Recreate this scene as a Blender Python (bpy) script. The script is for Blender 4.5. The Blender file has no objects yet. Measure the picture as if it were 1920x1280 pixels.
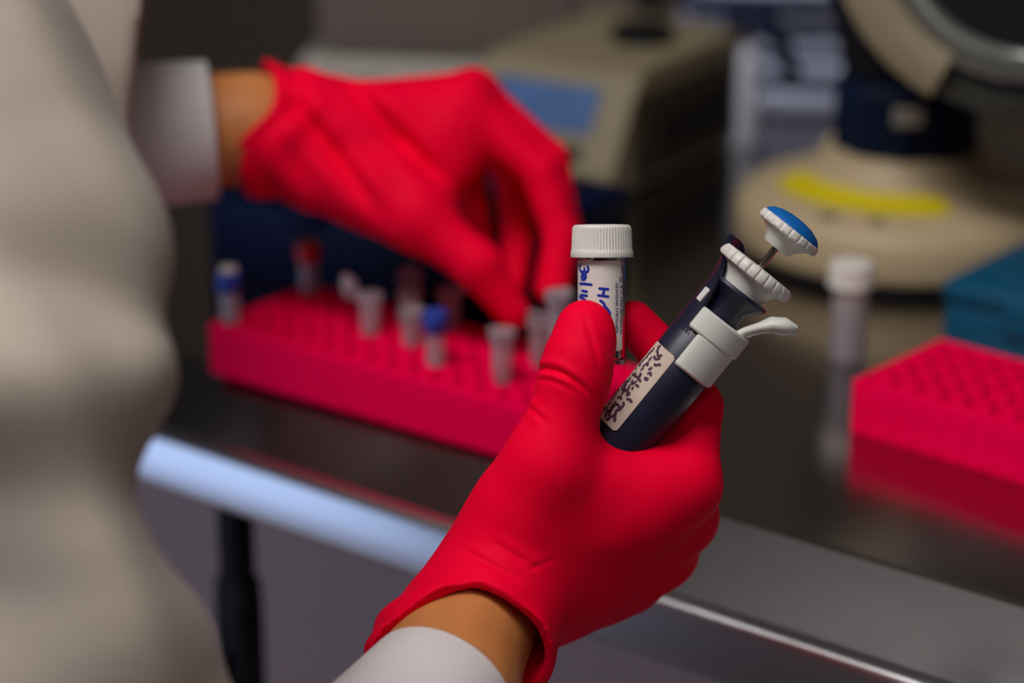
import bpy, bmesh, math, random
import numpy as np
from mathutils import Vector, Matrix

random.seed(7); np.random.seed(7)
sc = bpy.context.scene
C = sc.collection
# ------------------------------------------------------------------ camera
PITCH = math.radians(20.0)
CAM_H = 0.452                       # metres above the bench top (z = 0)
FPX = 85.0 / 36.0 * 1920.0
FOCUS = 0.925
cam = bpy.data.cameras.new('camera')
cam.lens = 85.0; cam.sensor_width = 36.0
cam.clip_start = 0.05; cam.clip_end = 30
cam.dof.use_dof = True; cam.dof.focus_distance = FOCUS; cam.dof.aperture_fstop = 3.8
cam_o = bpy.data.objects.new('camera', cam); C.objects.link(cam_o)
cam_o.location = (0, 0, CAM_H); cam_o.rotation_euler = (math.pi / 2 - PITCH, 0, 0)
sc.camera = cam_o
# ------------------------------------------------------------------ world, lights, exposure
sc.view_settings.view_transform = 'Standard'; sc.view_settings.look = 'None'
sc.view_settings.gamma = 1.0; sc.view_settings.exposure = 0.12
sc.view_settings.use_curve_mapping = False
world = bpy.data.worlds.new('room_ambient'); sc.world = world; world.use_nodes = True
wb = world.node_tree.nodes['Background']
wb.inputs['Color'].default_value = (0.75, 0.72, 0.72, 1); wb.inputs['Strength'].default_value = 0.10

def area(name, loc, target, size, size_y, power, col):
    l = bpy.data.lights.new(name, 'AREA'); l.shape = 'RECTANGLE'; l.size = size; l.size_y = size_y
    l.energy = power; l.color = col
    o = bpy.data.objects.new(name, l); C.objects.link(o); o.location = loc
    o.rotation_euler = (Vector(target) - Vector(loc)).to_track_quat('-Z', 'Y').to_euler()
    return o
area('ceiling_lamp', (-0.50, 0.40, 1.74), (-0.02, 0.92, 0.0), 1.2, 0.35, 28.0, (1.0, 0.955, 0.93))
area('ceiling_lamp_behind', (0.5, -0.9, 1.74), (0.2, 0.9, 0.0), 1.2, 0.4, 4.0, (1.0, 0.93, 0.90))
area('window_light', (-1.90, 0.85, -0.26), (0.3, 1.1, -0.26), 1.5, 1.2, 2.5, (0.50, 0.66, 1.0))

# ------------------------------------------------------------------ helpers
SP, CP = math.sin(PITCH), math.cos(PITCH)
def px(x, y, d):
    """a point seen at picture position (x, y) that stands d metres in front of the lens"""
    a = (x - 960) / FPX; b = (640 - y) / FPX
    return Vector((d * a, d * (CP + b * SP), CAM_H + d * (-SP + b * CP)))
def onz(x, y, z=0.0):
    a = (x - 960) / FPX; b = (640 - y) / FPX
    return px(x, y, (z - CAM_H) / (-SP + b * CP))
CX, CUP, CF = Vector((1, 0, 0)), Vector((0, SP, CP)), Vector((0, CP, -SP))

def tag(o, label=None, cat=None, group=None, kind=None):
    if label: o['label'] = label
    if cat: o['category'] = cat
    if group: o['group'] = group
    if kind: o['kind'] = kind
    return o
def empty(name, loc=(0, 0, 0), rz=0.0):
    o = bpy.data.objects.new(name, None); C.objects.link(o); o.location = loc; o.rotation_euler = (0, 0, rz)
    o.empty_display_size = 0.02
    return o
def link(name, me, mat=None, parent=None, smooth=True):
    o = bpy.data.objects.new(name, me); C.objects.link(o)
    if mat is not None and len(me.materials) == 0: me.materials.append(mat)
    if smooth:
        me.polygons.foreach_set('use_smooth', [True] * len(me.polygons))
    if parent: o.parent = parent
    return o
def from_bm(name, bm, mat=None, parent=None, smooth=False, sharp=None):
    bmesh.ops.recalc_face_normals(bm, faces=bm.faces)
    me = bpy.data.meshes.new(name); bm.to_mesh(me); bm.free()
    o = link(name, me, mat, parent, smooth)
    if sharp:
        me.set_sharp_from_angle(angle=math.radians(sharp))
    return o
def pyd(name, v, f, mat=None, parent=None, smooth=True, sharp=None):
    me = bpy.data.meshes.new(name); me.from_pydata([tuple(p) for p in v], [], [tuple(q) for q in f]); me.update()
    bm = bmesh.new(); bm.from_mesh(me); bmesh.ops.recalc_face_normals(bm, faces=bm.faces); bm.to_mesh(me); bm.free()
    o = link(name, me, mat, parent, smooth)
    if sharp: me.set_sharp_from_angle(angle=math.radians(sharp))
    return o
def box(bm, lo, hi, bev=0.0, seg=2):
    r = bmesh.ops.create_cube(bm, size=1.0)
    vs = r['verts']
    for v in vs:
        v.co = Vector([lo[i] + (v.co[i] + 0.5) * (hi[i] - lo[i]) for i in range(3)])
    if bev > 0:
        es = list({e for v in vs for e in v.link_edges})
        bmesh.ops.bevel(bm, geom=es, offset=bev, segments=seg, affect='EDGES', profile=0.5)
def boxo(name, lo, hi, mat, parent=None, bev=0.0, seg=3):
    bm = bmesh.new(); box(bm, lo, hi, bev, seg)
    return from_bm(name, bm, mat, parent, smooth=bev > 0, sharp=50 if bev > 0 else None)
def lathe(prof, n=48, mod=None, arc=None):
    """rings of (r, z) -> verts, faces about +Z; mod(angle, i, r) may change the radius"""
    v, f = [], []
    full = arc is None
    m = n if full else n + 1
    for i, (r, z) in enumerate(prof):
        for k in range(m):
            a = 2 * math.pi * k / n if full else arc[0] + (arc[1] - arc[0]) * k / n
            rr = mod(a, i, r) if mod else r
            v.append(Vector((rr * math.cos(a), rr * math.sin(a), z)))
    for i in range(len(prof) - 1):
        for k in range(n):
            k2 = (k + 1) % m
            f.append((i * m + k, i * m + k2, (i + 1) * m + k2, (i + 1) * m + k))
    if full:
        if prof[0][0] > 1e-6: f.append(tuple(range(m))[::-1])
        if prof[-1][0] > 1e-6: f.append(tuple((len(prof) - 1) * m + k for k in range(m)))
    return v, f
def frame(origin, z, x_hint):
    z = Vector(z).normalized(); x = Vector(x_hint); x = (x - z * x.dot(z)).normalized(); y = z.cross(x)
    M = Matrix((x, y, z)).transposed().to_4x4(); M.translation = Vector(origin)
    return M
def tube(points, radii, n=20, closed_ends=True, ell=None):
    """swept tube along points; ell = (scale a, scale b, hint) for an oval section"""
    pts = [Vector(p) for p in points]; v, f = [], []
    hint = Vector((0.13, 0.31, 0.94)) if ell is None else Vector(ell[2])
    for i, p in enumerate(pts):
        t = (pts[min(i + 1, len(pts) - 1)] - pts[max(i - 1, 0)]).normalized()
        a = (hint - t * hint.dot(t)).normalized(); b = t.cross(a)
        sa, sb = (1, 1) if ell is None else ell[:2]
        for k in range(n):
            w = 2 * math.pi * k / n
            v.append(p + a * (radii[i] * sa * math.cos(w)) + b * (radii[i] * sb * math.sin(w)))
    for i in range(len(pts) - 1):
        for k in range(n):
            f.append((i * n + k, i * n + (k + 1) % n, (i + 1) * n + (k + 1) % n, (i + 1) * n + k))
    if closed_ends:
        f.append(tuple(range(n))[::-1]); f.append(tuple((len(pts) - 1) * n + k for k in range(n)))
    return v, f

# ------------------------------------------------------------------ materials
MATS = {}
def mat(name, col, rough=0.5, metal=0.0, noise=0.0, nscale=40.0, bump=0.0, bscale=200.0, trans=0.0, ior=1.45,
        coat=0.0, sheen=0.0, sss=0.0, spec=None, stretch=None, emit=None):
    m = bpy.data.materials.new(name); m.use_nodes = True; nt = m.node_tree
    b = nt.nodes['Principled BSDF']
    b.inputs['Base Color'].default_value = (*col, 1); b.inputs['Roughness'].default_value = rough
    b.inputs['Metallic'].default_value = metal; b.inputs['IOR'].default_value = ior
    b.inputs['Transmission Weight'].default_value = trans; b.inputs['Coat Weight'].default_value = coat
    b.inputs['Sheen Weight'].default_value = sheen
    if spec is not None: b.inputs['Specular IOR Level'].default_value = spec
    if sss: b.inputs['Subsurface Weight'].default_value = sss; b.inputs['Subsurface Scale'].default_value = 0.004; b.inputs['Subsurface Radius'].default_value = (1, .35, .2)
    if emit: b.inputs['Emission Color'].default_value = (*emit[:3], 1); b.inputs['Emission Strength'].default_value = emit[3]
    tc = nt.nodes.new('ShaderNodeTexCoord'); mp = nt.nodes.new('ShaderNodeMapping')
    nt.links.new(tc.outputs['Object'], mp.inputs['Vector'])
    if stretch: mp.inputs['Scale'].default_value = stretch
    n = nt.nodes.new('ShaderNodeTexNoise'); n.inputs['Scale'].default_value = nscale; n.inputs['Detail'].default_value = 4
    nt.links.new(mp.outputs['Vector'], n.inputs['Vector'])
    if noise > 0:
        mx = nt.nodes.new('ShaderNodeMix'); mx.data_type = 'RGBA'
        mx.inputs[6].default_value = tuple(c * (1 - noise) for c in col) + (1,)
        mx.inputs[7].default_value = tuple(min(1, c * (1 + noise)) for c in col) + (1,)
        nt.links.new(n.outputs['Fac'], mx.inputs[0]); nt.links.new(mx.outputs[2], b.inputs['Base Color'])
    if bump > 0:
        n2 = nt.nodes.new('ShaderNodeTexNoise'); n2.inputs['Scale'].default_value = bscale; n2.inputs['Detail'].default_value = 3
        nt.links.new(mp.outputs['Vector'], n2.inputs['Vector'])
        bp = nt.nodes.new('ShaderNodeBump'); bp.inputs['Strength'].default_value = bump; bp.inputs['Distance'].default_value = 0.001
        nt.links.new(n2.outputs['Fac'], bp.inputs['Height']); nt.links.new(bp.outputs['Normal'], b.inputs['Normal'])
    MATS[name] = m
    return m
M_glove = mat('red_nitrile', (0.90, 0.0, 0.032), 0.6, noise=0.05, nscale=60, bump=0.08, bscale=900, spec=0.05)
M_skin = mat('skin', (0.56, 0.215, 0.065), 0.5, noise=0.14, nscale=90, bump=0.25, bscale=500, sss=0.15)
M_coat = mat('coat_cotton', (0.43, 0.37, 0.31), 0.9, noise=0.06, nscale=20, bump=0.3, bscale=900, sheen=0.1)
M_shirt = mat('white_cotton', (0.72, 0.69, 0.69), 0.85, noise=0.03, nscale=60, bump=0.3, bscale=1500, sheen=0.15)
M_trouser = mat('dark_trousers', (0.03, 0.03, 0.04), 0.9, noise=0.1)
M_hair = mat('dark_hair', (0.02, 0.014, 0.01), 0.6, noise=0.2, nscale=200, bump=0.5)
M_steel = mat('brushed_steel', (0.40, 0.385, 0.38), 0.19, 1.0, noise=0.10, nscale=30, bump=0.012, bscale=260, stretch=(1.0, 14, 1))
M_brightface = mat('brightened_face_steel', (0.66, 0.66, 0.68), 0.30, 1.0, noise=0.06, nscale=30, bump=0.05, bscale=260, stretch=(1.0, 14, 14))
M_white = mat('white_plastic', (0.70, 0.68, 0.64), 0.38, noise=0.03, nscale=80)
M_capwhite = mat('ribbed_cap_plastic', (0.74, 0.71, 0.66), 0.42, noise=0.03, nscale=80, sss=0.08)
M_clear = mat('clear_polystyrene', (0.97, 0.97, 0.97), 0.03, trans=1.0, ior=1.35)
M_label = mat('paper_label', (0.74, 0.69, 0.65), 0.6, noise=0.03, nscale=200)
M_ink = mat('blue_marker_ink', (0.012, 0.03, 0.36), 0.45, noise=0.2, nscale=600)
M_print = mat('navy_print', (0.03, 0.035, 0.20), 0.6, noise=0.1)
M_navy = mat('navy_plastic', (0.010, 0.011, 0.032), 0.40, noise=0.15, nscale=60, bump=0.03, bscale=1200)
M_bluecap = mat('bright_blue_plastic', (0.0, 0.115, 0.42), 0.5, noise=0.05)
M_chrome = mat('polished_steel', (0.75, 0.68, 0.60), 0.15, 1.0, noise=0.03)
M_ejwhite = mat('warm_white_plastic', (0.64, 0.64, 0.60), 0.4, noise=0.03)
M_paperlab = mat('worn_paper_label', (0.56, 0.46, 0.38), 0.7, noise=0.1, nscale=300)
M_scribble = mat('dark_purple_ink', (0.06, 0.03, 0.06), 0.6, noise=0.2)
M_pink = mat('fluorescent_pink_plastic', (0.99, 0.0, 0.075), 0.55, noise=0.03, nscale=30, spec=0.02)
M_bluebox = mat('teal_blue_plastic', (0.0, 0.075, 0.16), 0.4, noise=0.08)
M_navybox = mat('deep_navy_plastic', (0.0012, 0.004, 0.026), 0.5, noise=0.1, spec=0.12)
M_tube = mat('clouded_polypropylene', (0.85, 0.80, 0.86), 0.28, trans=0.78, ior=1.4, noise=0.04)
M_capblue = mat('tube_cap_blue', (0.02, 0.05, 0.36), 0.35, noise=0.05)
M_capred = mat('tube_cap_red', (0.62, 0.012, 0.02), 0.35, noise=0.05)
M_beige = mat('aged_beige_plastic', (0.46, 0.36, 0.22), 0.5, noise=0.06, nscale=15, bump=0.1, bscale=400)
M_beige2 = mat('khaki_enamel', (0.235, 0.195, 0.12), 0.5, noise=0.06, nscale=15)
M_yellow = mat('yellow_tape', (0.62, 0.49, 0.0), 0.6, noise=0.05)
M_black = mat('black_plastic', (0.008, 0.008, 0.010), 0.6, noise=0.2, spec=0.2)
M_midnight = mat('midnight_blue_plastic', (0.004, 0.010, 0.034), 0.6, noise=0.15, spec=0.15)
M_glassgrey = mat('grey_ring_glass', (0.10, 0.105, 0.095), 0.2, noise=0.1, coat=0.5)
M_greenblack = mat('dark_green_grey_plastic', (0.035, 0.040, 0.034), 0.4, noise=0.1)
M_screen = mat('blue_display', (0.06, 0.13, 0.30), 0.35, noise=0.2, nscale=60)
M_greypanel = mat('grey_brown_enamel', (0.135, 0.108, 0.09), 0.6, noise=0.08, nscale=8)
M_paleplinth = mat('pale_enamel', (0.45, 0.43, 0.38), 0.5, noise=0.06)
M_shadeside = mat('brown_side_shade', (0.035, 0.024, 0.012), 0.6, noise=0.2)
M_paper = mat('office_paper', (0.62, 0.68, 0.90), 0.8, noise=0.06)
M_bottle = mat('bluish_white_plastic', (0.80, 0.84, 0.98), 0.4, noise=0.03)
M_folder = mat('dark_blue_card', (0.010, 0.016, 0.050), 0.6, noise=0.15)
M_wall = mat('brown_wall_paint', (0.10, 0.075, 0.055), 0.85, noise=0.08, nscale=4, bump=0.1, bscale=120)
M_wall2 = mat('pale_wall_paint', (0.17, 0.155, 0.15), 0.85, noise=0.05, nscale=4, bump=0.1, bscale=120)
M_ceil = mat('ceiling_tile', (0.27, 0.25, 0.24), 0.9, noise=0.05, nscale=4, bump=0.2, bscale=150)
M_floor = mat('grey_vinyl_floor', (0.42, 0.35, 0.36), 0.5, noise=0.12, nscale=14, bump=0.05)
M_panel = mat('mauve_grey_laminate', (0.50, 0.34, 0.31), 0.6, noise=0.08, nscale=6)
M_wframe = mat('window_frame_paint', (0.5, 0.5, 0.5), 0.5, noise=0.05)
M_pane = mat('daylit_glass', (0.5, 0.6, 0.8), 0.1, noise=0.05, emit=(0.45, 0.62, 1.0, 0.9))
M_lamp = mat('lamp_diffuser', (0.9, 0.9, 0.88), 0.5, noise=0.02, emit=(1, .96, .93, 2.0))

# ------------------------------------------------------------------ implicit surfaces (for hands, sleeves, body)
class Field:
    def __init__(s, lo, hi, step):
        s.lo = np.array(lo, float); s.step = step
        s.n = np.maximum(4, np.ceil((np.array(hi, float) - s.lo) / step).astype(int) + 1)
        s.ax = [s.lo[i] + step * np.arange(s.n[i]) for i in range(3)]
        s.f = np.full(s.n, 0.04, dtype=np.float32)
    def grid(s, sl=(slice(None),) * 3):
        return (s.ax[0][sl[0]][:, None, None], s.ax[1][sl[1]][None, :, None], s.ax[2][sl[2]][None, None, :])
    def sub(s, lo, hi):
        sl = []
        for i in range(3):
            a = int(max(0, math.floor((lo[i] - s.lo[i]) / s.step))); b = int(min(s.n[i], math.ceil((hi[i] - s.lo[i]) / s.step) + 1))
            if b <= a: return None
            sl.append(slice(a, b))
        return tuple(sl)
    def cone(s, a, b, r1, r2, k=0.004, flat=None):
        """tapered limb segment, smoothly joined; flat = (direction, factor) squashes the section"""
        a = np.array(a, float); b = np.array(b, float); m = max(r1, r2) * 1.3 + k + 6 * s.step
        sl = s.sub(np.minimum(a, b) - m, np.maximum(a, b) + m)
        if sl is None: return
        X, Y, Z = s.grid(sl); ba = b - a; l2 = max(1e-12, float(ba @ ba))
        px_, py_, pz_ = X - a[0], Y - a[1], Z - a[2]
        h = np.clip((px_ * ba[0] + py_ * ba[1] + pz_ * ba[2]) / l2, 0, 1)
        qx, qy, qz = px_ - ba[0] * h, py_ - ba[1] * h, pz_ - ba[2] * h
        q2 = qx * qx + qy * qy + qz * qz
        if flat is not None:
            w, fa = np.array(flat[0], float), flat[1]
            dt = qx * w[0] + qy * w[1] + qz * w[2]
            q2 = q2 + dt * dt * (1 / (fa * fa) - 1)
        d = (np.sqrt(np.maximum(q2, 0)) - (r1 + (r2 - r1) * h)).astype(np.float32)
        f = s.f[sl]
        if k > 0:
            hh = np.clip(0.5 + 0.5 * (f - d) / k, 0, 1)
            s.f[sl] = f * (1 - hh) + d * hh - k * hh * (1 - hh)
        else:
            s.f[sl] = np.minimum(f, d)
    def chain(s, pts, radii, k=0.003, flat=None):
        for i in range(len(pts) - 1): s.cone(pts[i], pts[i + 1], radii[i], radii[i + 1], k, flat)
    def merge(s, o, k):
        hh = np.clip(0.5 + 0.5 * (s.f - o.f) / k, 0, 1)
        s.f = (s.f * (1 - hh) + o.f * hh - k * hh * (1 - hh)).astype(np.float32)
    def like(s):
        o = Field.__new__(Field); o.lo, o.step, o.n, o.ax = s.lo, s.step, s.n, s.ax
        o.f = np.full(s.n, 0.04, dtype=np.float32); return o
    def mesh(s):
        f = s.f; ins = f < 0; n = f.shape
        cnt = np.zeros((n[0] - 1, n[1] - 1, n[2] - 1), np.int8)
        offs = [(i, j, k) for i in (0, 1) for j in (0, 1) for k in (0, 1)]
        for (i, j, k) in offs: cnt += ins[i:n[0] - 1 + i, j:n[1] - 1 + j, k:n[2] - 1 + k]
        mask = (cnt > 0) & (cnt < 8); cells = np.argwhere(mask); idx = np.full(mask.shape, -1, np.int64); idx[mask] = np.arange(len(cells))
        pos = np.zeros((len(cells), 3)); num = np.zeros(len(cells))
        val = {o: f[cells[:, 0] + o[0], cells[:, 1] + o[1], cells[:, 2] + o[2]].astype(float) for o in offs}
        for o in offs:
            for ax in range(3):
                if o[ax] == 0:
                    o2 = tuple(o[i] + (1 if i == ax else 0) for i in range(3)); a, b = val[o], val[o2]
                    m = (a < 0) != (b < 0); t = np.where(m, a / np.where(a == b, 1, a - b), 0)
                    for c in range(3):
                        pos[:, c] += np.where(m, o[c] + (t if c == ax else 0), 0)
                    num += m
        pos = s.lo + s.step * (cells + pos / num[:, None]); faces = []
        for ax in range(3):
            u, w = (ax + 1) % 3, (ax + 2) % 3
            A = [slice(None)] * 3; B = [slice(None)] * 3; A[ax] = slice(0, n[ax] - 1); B[ax] = slice(1, n[ax])
            for q in (u, w): A[q] = slice(1, n[q] - 1); B[q] = slice(1, n[q] - 1)
            a, b = ins[tuple(A)], ins[tuple(B)]
            for sgn in (0, 1):
                e = np.argwhere((a & ~b) if sgn == 0 else (~a & b))
                if len(e) == 0: continue
                e[:, u] += 1; e[:, w] += 1
                def cell(du, dw):
                    c = e.copy(); c[:, u] -= du; c[:, w] -= dw
                    return idx[c[:, 0], c[:, 1], c[:, 2]]
                q = np.stack([cell(1, 1), cell(0, 1), cell(0, 0), cell(1, 0)], 1)
                faces.append(q if sgn == 0 else q[:, ::-1])
        return pos, np.concatenate(faces)
    def build(s, name, material, parent=None, relax=1):
        v, f = s.mesh()
        for _ in range(relax):                       # one light relaxation pass takes the grid out of the surface
            acc = np.zeros_like(v); c = np.zeros(len(v))
            for k in range(4):
                i, j = f[:, k], f[:, (k + 1) % 4]
                np.add.at(acc, i, v[j]); np.add.at(c, i, 1)
            v = v * 0.5 + 0.5 * acc / np.maximum(c, 1)[:, None]
        me = bpy.data.meshes.new(name)
        me.vertices.add(len(v)); me.vertices.foreach_set('co', v.astype(np.float32).ravel())
        me.loops.add(len(f) * 4); me.loops.foreach_set('vertex_index', f.astype(np.int32).ravel())
        me.polygons.add(len(f)); me.polygons.foreach_set('loop_start', np.arange(0, len(f) * 4, 4, dtype=np.int32))
        me.update(calc_edges=True); me.validate()
        return link(name, me, material, parent, True)

# ================================================================== THE SETTING
DROP = -.025                                                                       # the front strip falls away towards the edge
BU = (onz(1700, 1280, DROP) - onz(330, 828, DROP)); BU.z = 0; BU.normalize()      # along the bench front edge, to the right
BN = Vector((-BU.y, BU.x, 0))                                                      # into the bench
BO = onz(330, 828, DROP); BO.z = 0                                                 # a point of the front edge
BRZ = math.atan2(BU.y, BU.x)
def bench(u, n, z=0.0): return BO + BU * u + BN * n + Vector((0, 0, z))
def to_bench(p): q = Vector(p) - BO; return q.dot(BU), q.dot(BN), p[2]
FLOOR = -0.90

bm = bmesh.new(); box(bm, (-2.2, -2.4, FLOOR - .05), (3.0, 3.2, FLOOR))
tag(from_bm('floor', bm, M_floor), 'grey brown vinyl floor under the bench', kind='structure')
wall = empty('room_frame')
bpy.data.objects.remove(wall)
def wallo(name, lo, hi, m, label):
    o = boxo(name, lo, hi, m); tag(o, label, kind='structure'); return o
# back wall runs parallel to the bench
o = wallo('wall_back', (-2.2, 1.06, FLOOR), (2.6, 1.12, 1.79), M_wall, 'dark brown wall behind the bench')
o.location = BO; o.rotation_euler = (0, 0, BRZ)
wallo('ceiling', (-2.2, -2.4, 1.80), (3.0, 3.2, 1.86), M_ceil, 'pale ceiling')
# left wall with a tall daylight window
bm = bmesh.new()
for lo, hi in (((-2.06, -2.4, FLOOR), (-2.0, 0.15, 1.8)), ((-2.06, 1.55, FLOOR), (-2.0, 3.2, 1.8)), ((-2.06, .15, .40), (-2.0, 1.55, 1.8)), ((-2.06, .15, FLOOR), (-2.0, 1.55, -.86))):
    box(bm, lo, hi)
tag(from_bm('wall_left', bm, M_wall2), 'pale painted wall with the tall window', kind='structure')
w = tag(empty('window_1', (-2.03, .85, -.86)), 'tall daylight window in the left wall', kind='structure')
bm = bmesh.new()
for lo, hi in (((-.03, -.7, 0), (.03, -.65, 1.26)), ((-.03, .65, 0), (.03, .7, 1.26)), ((-.03, -.65, 0), (.03, .65, .05)), ((-.03, -.65, 1.21), (.03, .65, 1.26)), ((-.02, -.02, .05), (.02, .02, 1.21))):
    box(bm, lo, hi, .004, 1)
from_bm('window_frame', bm, M_wframe, w)
for s in (-1, 1):
    y0, y1 = (-.65, -.02) if s < 0 else (.02, .65)
    boxo('pane', (-.004, y0, .05), (.004, y1, 1.21), M_pane, w)
wallo('wall_right', (2.94, -2.4, FLOOR), (3.0, 3.2, 1.8), M_wall2, 'pale painted wall to the right')
wallo('wall_front', (-2.2, -2.4, FLOOR), (3.0, -2.34, 1.8), M_wall2, 'pale painted wall behind the camera')
# the housings of the two ceiling lamps
for (x, y, sx, sy, lb) in ((-.50, .40, 1.24, .39, 'white ceiling lamp panel above the bench front'), (.5, -.9, 1.24, .44, 'white ceiling lamp panel behind the camera')):
    t = tag(empty('ceiling_lamp_panel', (x, y, 1.80)), lb, 'lamp', 'ceiling lamp panels')
    bm = bmesh.new()
    for lo, hi in (((-sx / 2, -sy / 2, -.05), (-sx / 2 + .02, sy / 2, 0)), ((sx / 2 - .02, -sy / 2, -.05), (sx / 2, sy / 2, 0)), ((-sx / 2, -sy / 2, -.05), (sx / 2, -sy / 2 + .02, 0)), ((-sx / 2, sy / 2 - .02, -.05), (sx / 2, sy / 2, 0))):
        box(bm, lo, hi)
    from_bm('lamp_frame', bm, M_white, t)
    boxo('diffuser', (-sx / 2 + .02, -sy / 2 + .02, -.03), (sx / 2 - .02, sy / 2 - .02, -.024), M_lamp, t)

# ------------------------------------------------------------------ the bench
uA, nA, _ = to_bench(onz(1350, 965)); 
LIP = DROP
t = tag(empty('lab_bench', BO, BRZ), 'stainless steel lab bench with a sloping front strip', 'bench')
ZB = DROP - .030
prof = [(1.05, ZB), (1.05, 0.0), (nA + .003, 0.0), (nA - .001, -.0006), (0.012, LIP), (0.0072, LIP - .0008), (0.0042, LIP - .0024), (0.0032, LIP - .0048), (0.0, ZB + .004), (.0010, ZB + .0012), (.004, ZB), (0.02, ZB)]
v, f = [], []
U0, U1 = -1.6, 1.6
for (nn, z) in prof: v += [(U0, nn, z), (U1, nn, z)]
m = len(prof)
for i in range(m):
    j = (i + 1) % m; f.append((2 * i, 2 * i + 1, 2 * j + 1, 2 * j))
f.append(tuple(2 * i for i in range(m))); f.append(tuple(2 * i + 1 for i in range(m)))
pyd('worktop', v, f, M_steel, t, smooth=False)
boxo('back_panel', (U0 + .02, .32, -.80), (U1 - .02, .335, ZB), M_panel, t)
tp = [(.030, LIP + (0 - LIP) * (.030 - .010) / (nA - .011)), (0.012, LIP), (0.0072, LIP - .0008), (0.0042, LIP - .0024), (0.0032, LIP - .0048), (0.0, ZB + .004), (.0010, ZB + .0012), (.004, ZB), (0.02, ZB)]
v, f = [], []
for (nn, z) in tp: v += [(U0 - .001, nn - .0006, z + (.0006 if nn > .004 and z > ZB + .01 else -.0006 if z < ZB + .004 else 0)), (U1 + .001, nn - .0006, z + (.0006 if nn > .004 and z > ZB + .01 else -.0006 if z < ZB + .004 else 0))]
for i in range(1, len(tp) - 1): f.append((2 * i, 2 * i + 1, 2 * i + 3, 2 * i + 2))
pyd('bright_front_face', v, f, M_brightface, t, smooth=True, sharp=60)  # thin skin added in brighter steel to strengthen the face's reflected light
# black legs under the front rail, forked above the foot
def bench_leg(u, n):
    bm = bmesh.new()
    box(bm, (u - .0078, n - .0078, -.125), (u + .0078, n + .0078, ZB), .003)
    box(bm, (u - .0105, n - .009, -.155), (u + .0105, n + .009, -.110), .003)
    box(bm, (u - .0105, n - .009, FLOOR), (u - .0045, n + .009, -.12), .002)
    box(bm, (u + .0045, n - .009, FLOOR), (u + .0105, n + .009, -.12), .002)
    box(bm, (u - .03, n - .03, FLOOR), (u + .03, n + .03, FLOOR + .015), .004)
    return from_bm('leg', bm, M_black, t, smooth=True, sharp=45)
ly = 990
while to_bench(onz(438, ly, ZB))[1] < .03: ly -= 2
lu, ln, _ = to_bench(onz(438, ly, ZB))
for uu in (lu, lu + 1.35, lu - 1.1): bench_leg(uu, ln)
for uu in (lu + 1.35, lu - 1.1): bench_leg(uu, .95)

# ================================================================== RACKS
def rack_meshes(nx=16, ny=5, L=.222, W=.078, Hh=.028):
    """microtube rack: top plate with a round well in each cell, ribbed skirt, end tabs"""
    v, f = [], []
    cx, cy = L / nx, W / ny; R = .0052; NS = 12
    for i in range(nx):
        for j in range(ny):
            x0, y0 = i * cx, j * cy; mx, my = x0 + cx / 2, y0 + cy / 2; b = len(v)
            for k in range(NS):
                a = 2 * math.pi * k / NS; c, s = math.cos(a), math.sin(a); q = max(abs(c), abs(s))
                v.append((mx + c / q * cx / 2, my + s / q * cy / 2, Hh))
            for k in range(NS):
                a = 2 * math.pi * k / NS; v.append((mx + R * math.cos(a), my + R * math.sin(a), Hh))
            for k in range(NS):
                a = 2 * math.pi * k / NS; v.append((mx + R * .97 * math.cos(a), my + R * .97 * math.sin(a), Hh - .022))
            for k in range(NS):
                k2 = (k + 1) % NS
                f.append((b + k, b + k2, b + NS + k2, b + NS + k))
                f.append((b + NS + k, b + NS + k2, b + 2 * NS + k2, b + 2 * NS + k))
            f.append(tuple(b + 2 * NS + k for k in range(NS)))
    wells = bpy.data.meshes.new('well_plate'); wells.from_pydata(v, [], f); wells.update()
    # skirt with shallow vertical ribs
    bm = bmesh.new()
    th = .002
    for lo, hi in (((-.001, -.001, 0), (L + .001, th, Hh + .0004)), ((-.001, W - th, 0), (L + .001, W + .001, Hh + .0004)),
                   ((-.001, th, 0), (th, W - th, Hh + .0004)), ((L - th, th, 0), (L + .001, W - th, Hh + .0004))):
        box(bm, lo, hi, .0006, 1)
    for i in range(nx):
        x = (i + .5) * cx
        box(bm, (x - .0042, -.0014, .002), (x + .0042, -.0005, Hh - .004), .0005, 1)
        box(bm, (x - .0042, W + .0005, .002), (x + .0042, W + .0019, Hh - .004), .0005, 1)
    sk = bpy.data.meshes.new('skirt'); bm.to_mesh(sk); bm.free()
    bm = bmesh.new()
    box(bm, (-.0055, -.001, .008), (.0, .010, .019), .002, 2)
    tb = bpy.data.meshes.new('end_tab'); bm.to_mesh(tb); bm.free()
    return wells, sk, tb
wells, skirt, tab = rack_meshes()
for me in (wells, skirt, tab): me.materials.append(M_pink)
RW, RL, RH = .078, .222, .028
def rack(corner, rz, label):
    t = tag(empty('tube_rack', corner, rz), label, 'tube rack', 'pink microtube racks')
    link('well_plate', wells, None, t, False); link('skirt', skirt, None, t, False)
    for (x, y, sx) in ((0, .006, 1), (0, RW - .016, 1), (RL, .006, -1), (RL, RW - .016, -1)):
        q = link('end_tab', tab, None, t, False); q.location = (x, y, 0); q.scale = (sx, 1, 1)
    return t
c1 = onz(395, 606, RH); c1.z = 0
dr = onz(969, 763, RH) - onz(395, 606, RH); rz1 = math.atan2(dr.y, dr.x)
rack1 = rack(c1, rz1, 'pink tube rack holding small tubes under the reaching gloved hand')
c2 = onz(1603, 712, RH); c2.z = 0
rz2 = math.radians(-42)
rack2 = rack(c2, rz2, 'empty pink tube rack at the right, in front of the blue box')
def rackpt(c, rz, x, y, z=RH):
    return Vector(c) + Vector((x * math.cos(rz) - y * math.sin(rz), x * math.sin(rz) + y * math.cos(rz), z))

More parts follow.
